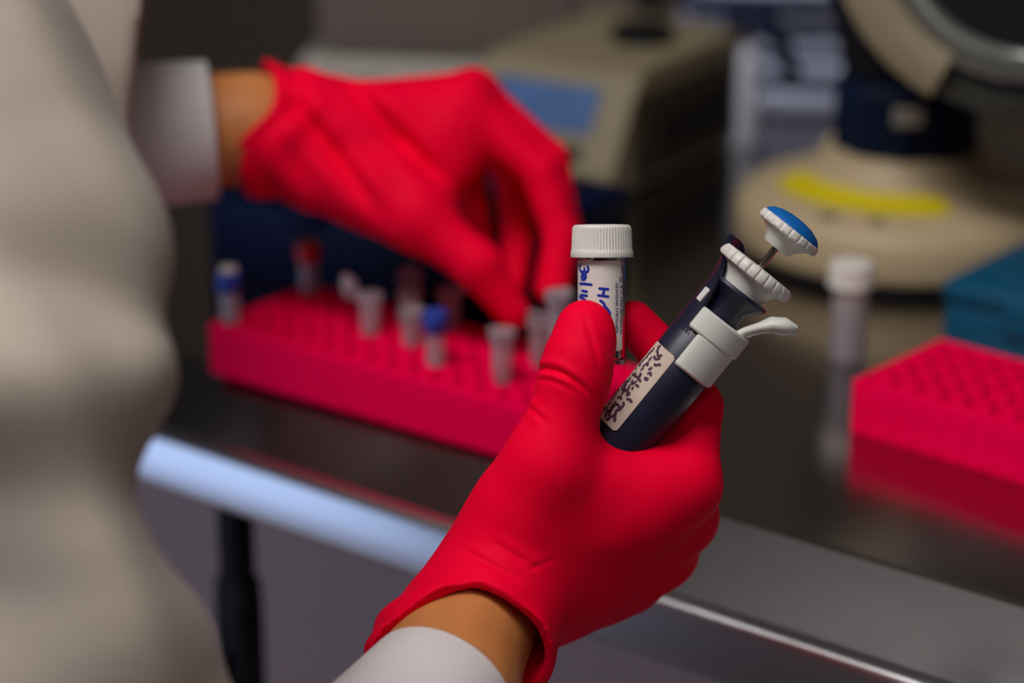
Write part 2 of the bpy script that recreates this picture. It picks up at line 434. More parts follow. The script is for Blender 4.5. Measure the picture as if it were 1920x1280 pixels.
# ------------------------------------------------------------------ small tubes
def screw_tube(loc, capm, label, h=.040, white_top=False, tilt=(0, 0), filled=False):
    t = tag(empty('screw_cap_tube', loc), label, 'tube', 'small tubes in the pink rack')
    t.rotation_euler = (tilt[0], tilt[1], random.random() * 6)
    r = .0052
    v, f = lathe([(.0008, 0), (.0022, .0004), (.0042, .006), (r, .013), (r, h - .010), (r - .0009, h - .010), (r - .0009, .013), (.0034, .0066), (.0014, .0014), (.0001, .0012)], 24)
    pyd('tube_body', v, f, M_tube, t, sharp=40)
    v, f = lathe([(.0001, h - .0105), (r + .0008, h - .0105), (r + .0012, h - .010), (r + .0012, h - .0012), (r + .0004, h), (.0001, h)], 36, mod=lambda a, i, rr: rr + (.00025 * (1 if math.cos(18 * a) > 0 else -1) if i in (2, 3) else 0))
    c = pyd('cap', v, f, capm, t, sharp=40)
    if white_top:
        v, f = lathe([(.0001, h - .001), (.0048, h - .001), (.0046, h + .0024), (.0001, h + .0026)], 24); pyd('cap_insert', v, f, M_white, c, sharp=40)
    if filled:
        v, f = lathe([(.0001, .0016), (.003, .006), (r - .0014, .013), (r - .0014, .016), (.0001, .016)], 20); pyd('contents', v, f, M_white, t, sharp=40)
    return t
def snap_tube(loc, label, open_deg=0, rz=0.0, tilt=(0, 0), h=.038):
    t = tag(empty('snap_cap_tube', loc), label, 'tube', 'small tubes in the pink rack')
    t.rotation_euler = (tilt[0], tilt[1], rz)
    r = .0053
    v, f = lathe([(.0008, 0), (.0022, .0006), (.0046, .015), (r, .018), (r, h - .004), (r + .0014, h - .004), (r + .0014, h - .001), (r - .0009, h - .001), (r - .0009, .018), (.0036, .015), (.0012, .0016), (.0001, .0014)], 24)
    pyd('tube_body', v, f, M_tube, t, sharp=40)
    v, f = lathe([(.0001, 0), (r - .001, 0), (r - .001, .003), (r + .0016, .003), (r + .0016, .0046), (.0001, .0046)], 24)
    vv = [Vector((p.x - (r + .0016), p.y, p.z)) for p in v]
    R = Matrix.Rotation(math.radians(open_deg), 3, 'Y')
    vv = [R @ p + Vector((r + .0016, 0, h - .004)) for p in vv]
    lid = pyd('snap_lid', vv, f, M_tube, t, sharp=40)
    bm = bmesh.new(); box(bm, (r + .0008, -.0022, h - .0045), (r + .0026, .0022, h + .001), .0004, 1); from_bm('hinge', bm, M_tube, lid)
    return t
def on_rack(x, y, dep=.012):
    """point on the left rack's wells nearest to picture point (x, y), dep metres down in the well"""
    p = onz(x, y, RH) - Vector(c1); c, s = math.cos(-rz1), math.sin(-rz1)
    lx, ly = p.x * c - p.y * s, p.x * s + p.y * c
    cx, cy = RL / 16, RW / 5
    i = min(15, max(0, round(lx / cx - .5))); j = min(4, max(0, round(ly / cy - .5)))
    return rackpt(c1, rz1, (i + .5) * cx, (j + .5) * cy, RH - dep)
screw_tube(on_rack(425, 596), M_capblue, 'blue capped tube with white top at the left end of the pink rack', white_top=True)
screw_tube(on_rack(590, 520), M_capred, 'red capped tube at the back left corner of the pink rack')
screw_tube(on_rack(820, 690), M_capblue, 'blue capped clouded tube in the middle of the pink rack', filled=True)
snap_tube(on_rack(935, 715), 'clear tube with shut lid in the front row near the thumb', 0, 2.4)
snap_tube(on_rack(700, 628, .016), 'leftmost clear tube with open lid in the middle of the rack', 100, 2.9)
snap_tube(on_rack(765, 610, .016), 'clear open tube directly behind the blue capped one', 95, 1.6)
snap_tube(on_rack(845, 608, .016), 'clear open tube right of the blue cap and under the reaching thumb', 80, .6)
snap_tube(on_rack(1010, 690, .014), 'clear tube beside the gloved thumb of the hand holding the vial', 20, 1.0)
snap_tube(on_rack(770, 650, .020), 'short clear tube sunk in the rack left of the blue capped tube', 0, 1.3)
# tube pinched by the reaching hand
p = px(1047, 690, 1.16)
snap_tube(p, 'clear tube held upright by the reaching red glove', 0, 1.0)

# ------------------------------------------------------------------ boxes behind
def lidded_box(name, lo_u, label, cat, W, D, Hh, m, loc, rz, lidh):
    t = tag(empty(name, loc, rz), label, cat)
    boxo('box_body', (0, 0, 0), (W, D, Hh - lidh - .0006), m, t, .004)
    lid = boxo('lid', (-.0015, -.0015, Hh - lidh), (W + .0015, D + .0015, Hh), m, t, .004)
    boxo('latch', (W * .30, -.0036, Hh - lidh - .010), (W * .30 + .022, -.0008, Hh - .006), m, lid, .0012)
    boxo('latch', (W * .62, -.0036, Hh - lidh - .010), (W * .62 + .022, -.0008, Hh - .006), m, lid, .0012)
    return t
c3 = onz(392, 505, 0)
lidded_box('storage_box', 0, 'deep navy plastic box standing behind the pink rack of tubes', 'box', .235, .10, .070, M_navybox, c3, BRZ, .018)
c4 = onz(1762, 655, 0)
lidded_box('tip_box', 0, 'teal blue lidded box behind the empty pink rack', 'box', .125, .09, .040, M_bluebox, c4, BRZ - .03, .012)

# ------------------------------------------------------------------ small heater-like instrument with blue display
c5 = onz(1145, 392, 0)
W5, D5, H5 = .118, .20, .082
t = tag(empty('block_heater', c5, math.radians(-32)), 'khaki bench instrument with a blue display and a vented side painted in shade', 'instrument')
pr = [(0, 0.006), (0.0, .022), (.030, H5 - .012), (.038, H5 - .003), (.050, H5), (D5 - .01, H5), (D5, H5 - .01), (D5, .006)]
v = [(-W5, y, z) for y, z in pr] + [(0, y, z) for y, z in pr]; n = len(pr)
f = [(i, (i + 1) % n, n + (i + 1) % n, n + i) for i in range(n)] + [tuple(range(n)), tuple(n + i for i in range(n))]
pyd('case', v, f, M_beige2, t, sharp=25)
boxo('shaded_side', (-.001, .028, .010), (.0018, D5 - .008, H5 - .016), M_shadeside, t, .0008)  # dark brown paints in the shade on this side of the case
for k in range(6):
    boxo('vent_slat', (.0018, .06 + k * .018, .022), (.0034, .07 + k * .018, H5 - .032), M_black, t, .0006)
# sloping front carries the display
def on_front(x0, x1, s0, s1, th, name, m, parent):
    a = Vector((0, .0, .022)); b = Vector((0, .030, H5 - .012)); e = b - a; nrm = Vector((0, -e.z, e.y)).normalized()
    q = []
    for lift in (-.0005, th):
        for (x, s) in ((x0, s0), (x1, s0), (x1, s1), (x0, s1)): q.append(Vector((x, 0, 0)) + a + e * s + nrm * lift)
    return pyd(name, q, [(0, 1, 2, 3), (4, 5, 6, 7), (0, 1, 5, 4), (1, 2, 6, 5), (2, 3, 7, 6), (3, 0, 4, 7)], m, parent, smooth=False)
on_front(-.104, -.024, .42, .98, .0012, 'display', M_screen, t)
for k in range(3): on_front(-.100 + k * .028, -.082 + k * .028, .10, .26, .003, 'key', M_black, t)
v, f = lathe([(.022, H5 - .001), (.022, H5 + .008), (.018, H5 + .011), (.0001, H5 + .011)], 28)
o = pyd('top_knob', [Vector((p.x - .045, p.y + .12, p.z)) for p in v], f, M_black, t, sharp=40)
for (x, y) in ((-.105, .015), (-.013, .015), (-.105, D5 - .015), (-.013, D5 - .015)):
    v, f = lathe([(.007, 0), (.006, .007)], 16); pyd('foot', [Vector((p.x + x, p.y + y, p.z)) for p in v], f, M_black, t, sharp=40)

# ------------------------------------------------------------------ grey cabinet-like instrument further back
c6 = onz(560, 150, 0)
t = tag(empty('grey_cabinet', (c6.x, c6.y, 0), BRZ * .25), 'grey brown instrument cabinet on a pale plinth at the back', 'cabinet')
boxo('plinth', (0, 0, 0), (.27, .16, .016), M_paleplinth, t, .004)
boxo('housing', (.012, .012, .016), (.262, .152, .20), M_greypanel, t, .006)
boxo('front_panel', (.03, .009, .035), (.19, .013, .18), M_greypanel, t, .001)
boxo('door_handle', (.205, .004, .06), (.213, .013, .15), M_greypanel, t, .002)

# ------------------------------------------------------------------ white bottle and stack of papers behind the lamp base
c7 = onz(1376, 268, 0)
t = tag(empty('wash_bottle', (c7.x, c7.y, 0)), 'pale bluish white bottle between the khaki instrument and the round base', 'bottle')
v, f = lathe([(.012, 0), (.0150, .002), (.0155, .010), (.0155, .058), (.012, .068), (.007, .073), (.007, .079), (.0001, .079)], 32)
pyd('bottle_body', v, f, M_bottle, t, sharp=50)
vs, fs = tube([(0, 0, .082), (.006, 0, .097), (.016, -.003, .095), (.030, -.006, .072), (.042, -.008, .042)], [.005, .006, .006, .007, .006], 16)
pyd('bent_spout', vs, fs, M_midnight, t, sharp=50)
v, f = lathe([(.0082, .076), (.0085, .078), (.0085, .088), (.007, .090), (.0001, .090)], 28, mod=lambda a, i, r: r + (.0003 * math.cos(20 * a) if i in (1, 2) else 0))
pyd('screw_cap', v, f, M_midnight, t, sharp=50)
c8 = bench(*to_bench(onz(1500, 190, 0))[:2])
zz = 0
for k in range(13):
    dk = k % 2 == 1
    th = (.013 if k % 3 else .009) if dk else .008
    nm, mm = ('binder', M_folder) if dk else ('paper_stack', M_paper)
    ords = ['lowest', 'second', 'third', 'fourth', 'fifth', 'sixth', 'seventh']
    lb = ('dark blue binder, %s from the bottom of its kind in the background pile' if dk else 'pale ream of paper, %s from the bottom of its kind in the background pile') % ords[k // 2]
    o = boxo(nm, (-.080, -.05, 0), (.080, .07, th - .0004), mm, None, .0012)
    o.location = (c8.x + random.uniform(-.004, .004), c8.y + .05 + random.uniform(-.004, .004), zz); o.rotation_euler = (0, 0, math.radians(-8) + random.uniform(-.06, .06))
    tag(o, lb, 'binder' if dk else 'paper', 'pile of papers and binders'); zz += th

# ------------------------------------------------------------------ magnifier on a round beige base
BC = onz(1684, 464, 0)
t = tag(empty('magnifier_stand', BC), 'beige round base with dark post carrying a large tilted ring', 'magnifier')
pr = [(.085, 0), (.092, .0), (.094, .003), (.094, .007), (.099, .008), (.1005, .012), (.1005, .026), (.098, .033), (.092, .038), (.078, .043), (.066, .047), (.054, .055), (.050, .062), (.048, .066), (.0001, .068)]
v, f = lathe(pr, 72); base = pyd('base', v, f, M_beige, t, sharp=60)
v, f = lathe([(.0955, .0), (.0962, .0075), (.094, .0075), (.093, 0)], 72); pyd('rubber_skirt', v, f, M_black, t, sharp=40)
# yellow tape arc on the sloping shoulder
v, f = [], []
A0, A1 = math.radians(182), math.radians(284)
N = 36
def dome_z(r):
    for (r1, z1), (r2, z2) in zip(pr[6:-1], pr[7:]):
        if r2 <= r <= r1: return z1 + (z2 - z1) * (r1 - r) / max(1e-9, r1 - r2)
    return .06
for i in range(N + 1):
    a = A0 + (A1 - A0) * i / N
    end = min(i, N - i) / N; sh = .0035 * max(0, 1 - end * 9) ** 2
    for j in range(5):
        r = .060 + sh + (.0180 - 2 * sh) * j / 4; v.append(Vector((r * math.cos(a), r * math.sin(a), dome_z(r) + .0007)))
for i in range(N):
    for j in range(4): f.append((i * 5 + j, i * 5 + j + 1, i * 5 + j + 6, i * 5 + j + 5))
pyd('yellow_tape', v, f, M_yellow, base, sharp=60)
for (x, y, rr) in ((-.052, -.066, .006), (-.026, -.078, .005)):
    r0 = math.hypot(x, y); v, f = lathe([(rr, 0), (rr, .0012), (.0001, .0016)], 18)
    pyd('stud', [Vector((p.x + x, p.y + y, p.z + dome_z(r0) - .0003)) for p in v], f, M_beige2, base, sharp=40)
v, f = lathe([(.038, .060), (.0435, .064), (.0445, .068), (.0445, .102), (.040, .108), (.028, .110), (.0001, .110)], 10)
boss = pyd('boss', [Matrix.Rotation(.16, 3, 'Z') @ p for p in v], f, M_midnight, t, sharp=20)
boxo('boss_label', (-.014, -.0452, .088), (.003, -.0405, .099), M_paleplinth, boss, .001)
v, f = tube([(-.006, .004, .105), (-.020, .010, .16), (-.024, .014, .24), (-.010, .02, .32)], [.030, .029, .026, .022], 24); pyd('post', v, f, M_black, t, sharp=50)
# ring head: centre up and to the right, facing the camera and tilted
RD = 1.30
RC = px(1950, -165, RD) - BC
Mx = frame(RC, -CF + CX * -.25 + CUP * -.1, CX)
def xf(v, M=Mx): return [M @ p for p in v]
s = RD / FPX
def band(r0, r1, z0, z1, name, m, parent, arc=None):
    v, f = lathe([(r0, z0), (r0, z1 - .002), (r0 + .002, z1), (r1 - .002, z1), (r1, z1 - .002), (r1, z0), (r0, z0)], 72, arc=arc)
    f = f[:6 * 72]
    if arc: f += [tuple(i * 73 for i in range(6)), tuple(i * 73 + 72 for i in range(6))]
    return pyd(name, xf(v), f, m, parent, sharp=50)
head = band(300 * s, 386 * s, -.026, -.006, 'ring_housing', M_greenblack, t)
band(304 * s, 398 * s, -.020, .006, 'curved_arm', M_beige2, head, (math.radians(95), math.radians(240)))
band(256 * s, 322 * s, -.018, .004, 'glass_rim', M_glassgrey, head)
v, f = lathe([(.0001, -.010), (.05, -.009), (258 * s, -.012), (258 * s, -.016), (.0001, -.018)], 72)
pyd('lens', xf(v), f, M_black, head, sharp=60)
v, f = tube([Mx @ Vector((-300 * s, -130 * s, -.018)), Mx @ Vector((-250 * s, -180 * s, -.06)), Vector((-.004, .016, .26))], [.014, .014, .014], 20)
pyd('arm', v, f, M_black, t, sharp=50)

# ================================================================== VIALS
PXM = 0.925 / FPX                      # metres per picture pixel at the focus distance
R_V = .0093
def make_vial(M, body_mat, detailed, group, lab):
    t = bpy.data.objects.new('specimen_vial', None); C.objects.link(t); t.matrix_world = M; t.empty_display_size = .02
    tag(t, lab, 'vial', group)
    Hb, r = .0425, R_V
    v, f = lathe([(.0001, .0010), (r - .0022, .0006), (r - .0012, 0), (r - .0004, .0003), (r, .0012), (r, Hb - .0016), (r - .0006, Hb - .0008), (r - .0006, .0465), (r - .0016, .0465), (r - .0016, Hb - .003), (r - .0011, Hb - .004), (r - .0011, .0030), (r - .0024, .0022), (.0001, .0021)], 64)
    pyd('vial_body', v, f, body_mat, t, sharp=35)
    # ribbed screw cap
    NR = 60
    rc = .0119
    n = NR * 6
    def mod(a, i, rr):
        if i in (4, 5, 6, 7):
            w = 0.5 + 0.5 * math.cos(a * NR); return rr - .00036 * (1 - w) ** 2 * (1 if i in (5, 6) else .6)
        return rr
    cap_prof = [(r + .0003, .0418), (rc + .0002, .0418), (rc + .0003, .0423), (rc + .0002, .0440), (rc - .00005, .0446), (rc - .0001, .0452), (rc - .0004, .0527), (rc - .0005, .0532), (rc - .0008, .0538), (rc - .0016, .0543), (.006, .0545), (.0001, .0545)]
    v, f = lathe(cap_prof, n, mod); pyd('screw_cap', v, f, M_capwhite, t, sharp=50)
    if not detailed: return t, None
    # paper label wrapped round the body
    rl = r + .00012; a0, a1 = math.radians(-90 - 150), math.radians(-90 + 54); Z0, Z1 = .0058, .0405
    NA = 48; v, f = [], []
    for i in range(NA + 1):
        a = a0 + (a1 - a0) * i / NA; e = min(i, NA - i) / NA
        ch = .0012 if e == 0 else (.0003 if e < .03 else 0)
        for z in (Z0 + ch, Z1 - ch): v.append(Vector((rl * math.cos(a), rl * math.sin(a), z)))
    for i in range(NA): f.append((2 * i, 2 * i + 2, 2 * i + 3, 2 * i + 1))
    lb = pyd('paper_label', v, f, M_label, t)
    return t, lb
def wrap(sx, z, rr):
    a = -math.pi / 2 + sx / R_V; return Vector((rr * math.cos(a), rr * math.sin(a), z))
def ribbon(pts, width, n_sub=8):
    """flat stroke in the label plane, returned as 2-d quads"""
    P = [Vector((a, b)) for a, b in pts]; Q = []
    for i in range(len(P) - 1):
        for k in range(n_sub): Q.append(P[i].lerp(P[i + 1], k / n_sub))
    Q.append(P[-1])
    for _ in range(3): Q = [Q[0]] + [(Q[i - 1] + Q[i] * 2 + Q[i + 1]) / 4 for i in range(1, len(Q) - 1)] + [Q[-1]]
    v, f = [], []
    for i, q in enumerate(Q):
        t = (Q[min(i + 1, len(Q) - 1)] - Q[max(i - 1, 0)]).normalized(); nn = Vector((-t.y, t.x)) * width / 2
        v += [q + nn, q - nn]
    for i in range(len(Q) - 1): f.append((2 * i, 2 * i + 1, 2 * i + 3, 2 * i + 2))
    for q in (Q[0], Q[-1]):
        b = len(v); v += [q + Vector((math.cos(w), math.sin(w))) * width / 2 for w in [2 * math.pi * k / 12 for k in range(12)]]; f.append(tuple(range(b, b + 12)))
    return v, f
def text_mesh(s):
    c = bpy.data.curves.new('t', 'FONT'); c.body = s; c.resolution_u = 3; c.offset = 0.018
    o = bpy.data.objects.new('t', c); C.objects.link(o)
    dg = bpy.context.evaluated_depsgraph_get(); me = bpy.data.meshes.new_from_object(o.evaluated_get(dg))
    v = [Vector((p.co.x, p.co.y)) for p in me.vertices]; f = [tuple(p.vertices) for p in me.polygons]
    bpy.data.objects.remove(o); bpy.data.curves.remove(c); bpy.data.meshes.remove(me)
    return v, f

VX, VY = 1129, 683.5                    # the held vial: middle of its foot in the picture
VD = FOCUS + .015
v_up = (CUP - CF * 0.055 - CX * .004).normalized()
Mv = frame(px(VX, VY, VD), v_up, CX)
vial, lab = make_vial(Mv, M_clear, True, None, 'clear vial with white ribbed cap and handwritten label held by the gloved hand')
SV = VD / FPX
def crop2lab(cx, cy):
    """label coordinates (round the body, up) of a mark measured on the photograph"""
    X = 1050 + .2343 * cx; Y = 400 + .2343 * cy
    q = max(-.985, min(.985, (X - VX) * SV / R_V)); return R_V * math.asin(q), (VY - Y) * SV
strokes = [[(166, 408), (160, 432), (164, 455), (182, 467), (196, 455), (196, 436)], [(196, 452), (206, 468), (222, 460), (226, 440), (220, 422)],
           [(180, 480), (206, 484), (208, 505), (196, 525), (178, 526), (172, 505), (180, 482)], [(186, 500), (194, 508)],
           [(163, 558), (200, 558), (248, 564)], [(178, 614), (214, 620)], [(168, 648), (214, 652)], [(160, 662), (196, 680), (220, 720)],
           [(312, 594), (376, 600)], [(302, 648), (376, 658)], [(346, 600), (338, 652)],
           [(318, 690), (340, 706), (352, 730), (345, 760), (320, 770)], [(352, 735), (375, 760), (392, 790), (386, 830), (360, 840)]]
v, f = [], []
for st in strokes:
    a, b = ribbon([crop2lab(*p) for p in st], .00105); k = len(v)
    v += [wrap(p.x, p.y, R_V + .00022) for p in a]; f += [tuple(i + k for i in q) for q in b]
me = bpy.data.meshes.new('handwriting'); me.from_pydata(v, [], f); link('handwriting', me, M_ink, lab, False)
v, f = [], []
def printed(s, cx, cy0, cy1, hpx):
    """upright print running up the label, from crop height cy0 to cy1"""
    tv, tf = text_mesh(s)
    x0, x1 = min(p.x for p in tv), max(p.x for p in tv); y0, y1 = min(p.y for p in tv), max(p.y for p in tv)
    s0, z0 = crop2lab(cx + hpx / 2, cy0); s1, _ = crop2lab(cx - hpx / 2, cy0); _, z1 = crop2lab(cx, cy1)
    k = len(v)
    for p in tv:
        a = (p.x - x0) / (x1 - x0); b = (p.y - y0) / (y1 - y0)
        v.append(wrap(s0 + (s1 - s0) * b, z0 + (z1 - z0) * a, R_V + .00022))
    f.extend(tuple(i + k for i in q) for q in tf)
printed('ASEPTICALLY PRODUCED', 446, 950, 550, 20)
printed('IN VITRO USE ONLY', 481, 955, 657, 17)
printed('C', 483, 634, 612, 22); printed('\u20ac', 483, 594, 568, 22)
printed('2', 480, 536, 516, 13)
printed('03051', 488, 476, 386, 13)
me = bpy.data.meshes.new('print'); me.from_pydata(v, [], f); o = link('print', me, M_print, lab, False)
s0, z0 = crop2lab(480, 526)
ring = [(s0 + .00085 * math.cos(k * math.pi / 8), z0 + .0012 * math.sin(k * math.pi / 8)) for k in range(17)]
a, b = ribbon(ring, .00022, 2)
me = bpy.data.meshes.new('circle_mark'); me.from_pydata([wrap(p.x, p.y, R_V + .00022) for p in a], [], b); link('circle_mark', me, M_print, lab, False)
# a blue stripe printed along the vial's right shoulder
v, f = [], []
for i in range(7):
    sx = R_V * math.radians(62 + i * 2.2)
    v += [wrap(sx, .0335, R_V + .0002), wrap(sx, .0415, R_V + .0002)]
for i in range(6): f.append((2 * i, 2 * i + 2, 2 * i + 3, 2 * i + 1))
pyd('blue_stripe', v, f, M_bluecap, vial)
# the second vial stands on the bench at the right
q = onz(1588, 672, 0)
vial2, lab2 = make_vial(frame(q, (0, 0, 1), CX), M_tube, False, None, 'blurred clear vial with white cap standing on the bench before the round base')

# ================================================================== PIPETTE
P0 = px(1367, 573, FOCUS + .000)
pa = (CX * .625 + CUP * .781 - CF * .10).normalized()
Mp = frame(P0, pa, -CF)                 # local x = towards the lens, z = up the pipette
pip = bpy.data.objects.new('pipette', None); C.objects.link(pip); pip.matrix_world = Mp; pip.empty_display_size = .02
tag(pip, 'dark navy pipette with blue push button and white ejector held in the fist', 'pipette')
# local y = z cross x : which picture side is +y ?
SIDE = 1 if (Mp.to_3x3() @ Vector((0, 1, 0))).dot(CX) > 0 else -1
def ang(phi): return math.radians(phi) * SIDE           # 0 = facing lens, + = picture right
RB = .0128
v, f = lathe([(.0001, -.100), (.0095, -.100), (.0105, -.096), (RB - .0006, -.066), (RB, -.045), (RB, -.0165), (RB - .0008, -.0150), (.0001, -.0150)], 48)
pyd('body', v, f, M_navy, pip, sharp=40)
v, f = lathe([(.0001, -.205), (.0016, -.205), (.0022, -.200), (.0040, -.165), (.0062, -.150), (.0068, -.100), (.0001, -.100)], 32)
pyd('lower_shaft', v, f, M_navy, pip, sharp=40)
v, f = lathe([(.0076, -.016), (.0076, .0005), (.0090, .0022), (.0112, .0045), (.0126, .0060), (.0124, .0074), (.0001, .0074)], 40)
pyd('barrel', v, f, M_navy, pip, sharp=40)
# open shell wall on the picture-left side that rises into the finger hook
v, f = [], []
NA, NZ = 26, 26
for i in range(NZ + 1):
    z = -.018 + (.0400) * i / NZ
    tt = max(0, (z - .004) / .018)
    for j in range(NA + 1):
        u = j / NA
        half = 92 - 60 * max(0, min(1, (z + .018) / .020)) ** .8 * .35 - 38 * tt
        ph = -118 + (u * 2 - 1) * half
        R = RB + .0006 * 0 + .0042 * tt ** 1.4
        a = ang(ph); v.append(Vector((R * math.cos(a), R * math.sin(a), z - .003 * tt * (abs(u * 2 - 1) ** 3))))
m = len(v)
v += [Vector((p.x * (1 - .0019 / RB), p.y * (1 - .0019 / RB), p.z)) for p in v]
for i in range(NZ):
    for j in range(NA):
        a = i * (NA + 1) + j; f.append((a, a + 1, a + NA + 2, a + NA + 1)); f.append((m + a, m + a + NA + 1, m + a + NA + 2, m + a + 1))
for i in range(NZ):
    for j in (0, NA):
        a = i * (NA + 1) + j; f.append((a, a + NA + 1, m + a + NA + 1, m + a))
for j in range(NA):
    a = NZ * (NA + 1) + j; f.append((a, a + 1, m + a + 1, m + a))
pyd('finger_hook', v, f, M_navy, pip, sharp=50)
# knurled volume dial
def knurl(n, d):
    return lambda a, i, r: r - d * (max(0, math.cos(a * n)) ** 6) if i in (3, 4, 5) else r
v, f = lathe([(.0090, .0070), (.0098, .0100), (.0124, .0132), (.0158, .0142), (.0164, .0153), (.0160, .0178), (.0150, .0187), (.0040, .0190), (.0001, .0190)], 192, knurl(24, .0011))
pyd('volume_dial', v, f, M_white, pip, sharp=40)
v, f = lathe([(.0014, .018), (.0014, .0310), (.0001, .0310)], 20); pyd('plunger_rod', v, f, M_chrome, pip, sharp=40)
v, f = lathe([(.0001, .0282), (.0052, .0282), (.0060, .0290), (.0070, .0312), (.0102, .0338), (.0130, .0345), (.0135, .0352), (.0133, .0374), (.0127, .0379), (.0001, .0379)], 160, lambda a, i, r: r - .0006 * (max(0, math.cos(a * 20)) ** 6) if i in (6, 7) else r)
btn = pyd('push_button', v, f, M_white, pip, sharp=40)
v, f = lathe([(.0126, .0377), (.0122, .0386), (.0105, .0403), (.0070, .0417), (.0030, .0423), (.0001, .0424)], 48); pyd('button_top', v, f, M_bluecap, btn, sharp=60)
# white ejector cover: a curved shell with a wider band on top
def shell(a0, a1, z0, z1, r0, r1, name, m, parent, bev=.0008):
    v, f = [], []; N = 20
    zs = [z0, z0 + bev, z1 - bev, z1]
    ring = []
    for (zz_, rr) in ((z0, r0), (z0, r1 - bev), (z0 + bev, r1), (z1 - bev, r1), (z1, r1 - bev), (z1, r0)):
        ring.append((rr, zz_))
    for i in range(N + 1):
        e = min(i, N - i); pull = (0.0009 if e == 0 else (.0002 if e == 1 else 0))
        a = ang(a0 + (a1 - a0) * i / N)
        for (rr, zz_) in ring:
            r_ = rr - (pull if rr > r0 + 1e-6 else 0); v.append(Vector((r_ * math.cos(a), r_ * math.sin(a), zz_)))
    n = len(ring)
    for i in range(N):
        for j in range(n): f.append((i * n + j, i * n + (j + 1) % n, (i + 1) * n + (j + 1) % n, (i + 1) * n + j))
    f.append(tuple(range(n))); f.append(tuple(N * n + j for j in range(n)))
    return pyd(name, v, f, m, parent, sharp=40)
cov = shell(-14, 78, -.0295, -.0135, .0118, .0146, 'ejector_cover', M_ejwhite, pip)
shell(-34, 84, -.0150, -.0055, .0085, .0152, 'ejector_band', M_ejwhite, cov)
# lever paddle sticking out to the picture right
def loc_(x, y, dz=-.008): return Mp.inverted() @ px(x, y, FOCUS + dz)
pts = [loc_(1378, 636, -.002), loc_(1402, 622, -.005), loc_(1424, 615), loc_(1446, 609), loc_(1470, 612), loc_(1492, 619)]
v, f = tube(pts, [.0024, .0021, .0022, .0032, .0036, .0020], 18, ell=(1.0, 2.0, Mp.inverted().to_3x3() @ CUP))
pyd('ejector_lever', v, f, M_ejwhite, pip, sharp=60)
# white window chip at the shoulder
shell(-66, -50, -.0055, .0005, .0124, .01325, 'shoulder_mark', M_ejwhite, pip, .0003)
# worn label with scribbles
def patch(a0, a1, z0, z1, r, name, m, parent):
    v, f = [], []; N = 16
    for i in range(N + 1):
        a = ang(a0 + (a1 - a0) * i / N); e = .0011 if i in (0, N) else 0
        v += [Vector((r * math.cos(a), r * math.sin(a), z0 + e)), Vector((r * math.cos(a), r * math.sin(a), z1 - e))]
    for i in range(N): f.append((2 * i, 2 * i + 2, 2 * i + 3, 2 * i + 1))
    return pyd(name, v, f, m, parent)
LB0, LB1 = -.064, -.0275
pl = patch(-92, -18, LB0, LB1, RB + .00012, 'paper_label', M_paperlab, pip)
v, f = [], []
zc = LB1 - .003
while zc > LB0 + .002:
    for row in (-75, -56, -42):
        ph = row + random.uniform(-4, 4); st = []
        x, y = ph * math.pi / 180 * RB, zc
        for k in range(random.randint(3, 5)):
            st.append((x, y)); x += random.uniform(-.0013, .0013); y += random.uniform(-.0014, .0014)
        a, b = ribbon(st, .00115, 4); k = len(v)
        for p in a:
            w = p.x / RB * SIDE; v.append(Vector(((RB + .0002) * math.cos(w), (RB + .0002) * math.sin(w), p.y)))
        f += [tuple(i + k for i in q) for q in b]
    zc -= .0021
me = bpy.data.meshes.new('scribbled_marks'); me.from_pydata(v, [], f); link('scribbled_marks', me, M_scribble, pl, False)

# ================================================================== PERSON
person = empty('person', (0, 0, 0))
tag(person, 'person in pale lab coat and red gloves working over the bench', 'person')
D0 = FOCUS
def hp(x, y, dz): return px(x, y, D0 + dz / 1000.0)      # near hand: picture position and millimetres behind the focus plane
mm = .001
# ---- right hand (nearest, holding vial and pipette)
W_ = hp(915, 1105, 16)
idx = [hp(1288, 912, 12), hp(1306, 762, 24), hp(1246, 668, 30), hp(1188, 603, 28)]
mid = [hp(1284, 970, 34), hp(1272, 815, 50), hp(1190, 775, 60), hp(1145, 815, 52)]
rng = [hp(1246, 1040, 50), hp(1235, 890, 68), hp(1150, 850, 74), hp(1110, 890, 62)]
lit = [hp(1178, 1092, 62), hp(1170, 965, 80), hp(1105, 925, 84), hp(1070, 960, 72)]
thb = [hp(958, 1000, 4), hp(1030, 868, -6), hp(1077, 712, -8), hp(1096, 612, -5)]
ext = [hp(700, 1290, -40), hp(1040, 1290, 40)]
lo = np.min([np.array(p) for p in idx + mid + rng + lit + thb + ext], 0) - .03
hi = np.max([np.array(p) for p in idx + mid + rng + lit + thb + ext], 0) + .03
ST = .00095
g = Field(lo, hi, ST)
for mc, r0, r1 in ((idx[0], 16, 12.4), (mid[0], 16, 12.6), (rng[0], 16, 12.2), (lit[0], 16, 11.5)):
    off = (mc - idx[0]) * .45
    g.cone(W_ + off, mc, r0 * mm, r1 * mm, .018)
for a_, b_ in ((idx[0], mid[0]), (mid[0], rng[0]), (rng[0], lit[0])):
    back = (W_ - (a_ + b_) / 2).normalized()
    g.cone(a_ + back * .012, b_ + back * .012, 12.4 * mm, 12.2 * mm, .008)
    g.cone(a_ + back * .035, b_ + back * .035, 13.4 * mm, 13.4 * mm, .012)
    g.cone(a_ + back * .060, b_ + back * .060, 14.2 * mm, 14.6 * mm, .012)
g.cone(hp(960, 990, 6), thb[1], 19.5 * mm, 16.5 * mm, .012)           # thenar mass
g.cone(hp(1000, 960, 6), hp(1200, 945, 8), 19 * mm, 15 * mm, .014)  # web between thumb and forefinger
g.cone(hp(1045, 892, -2), hp(1262, 897, 10), 14.5 * mm, 12.2 * mm, .012)
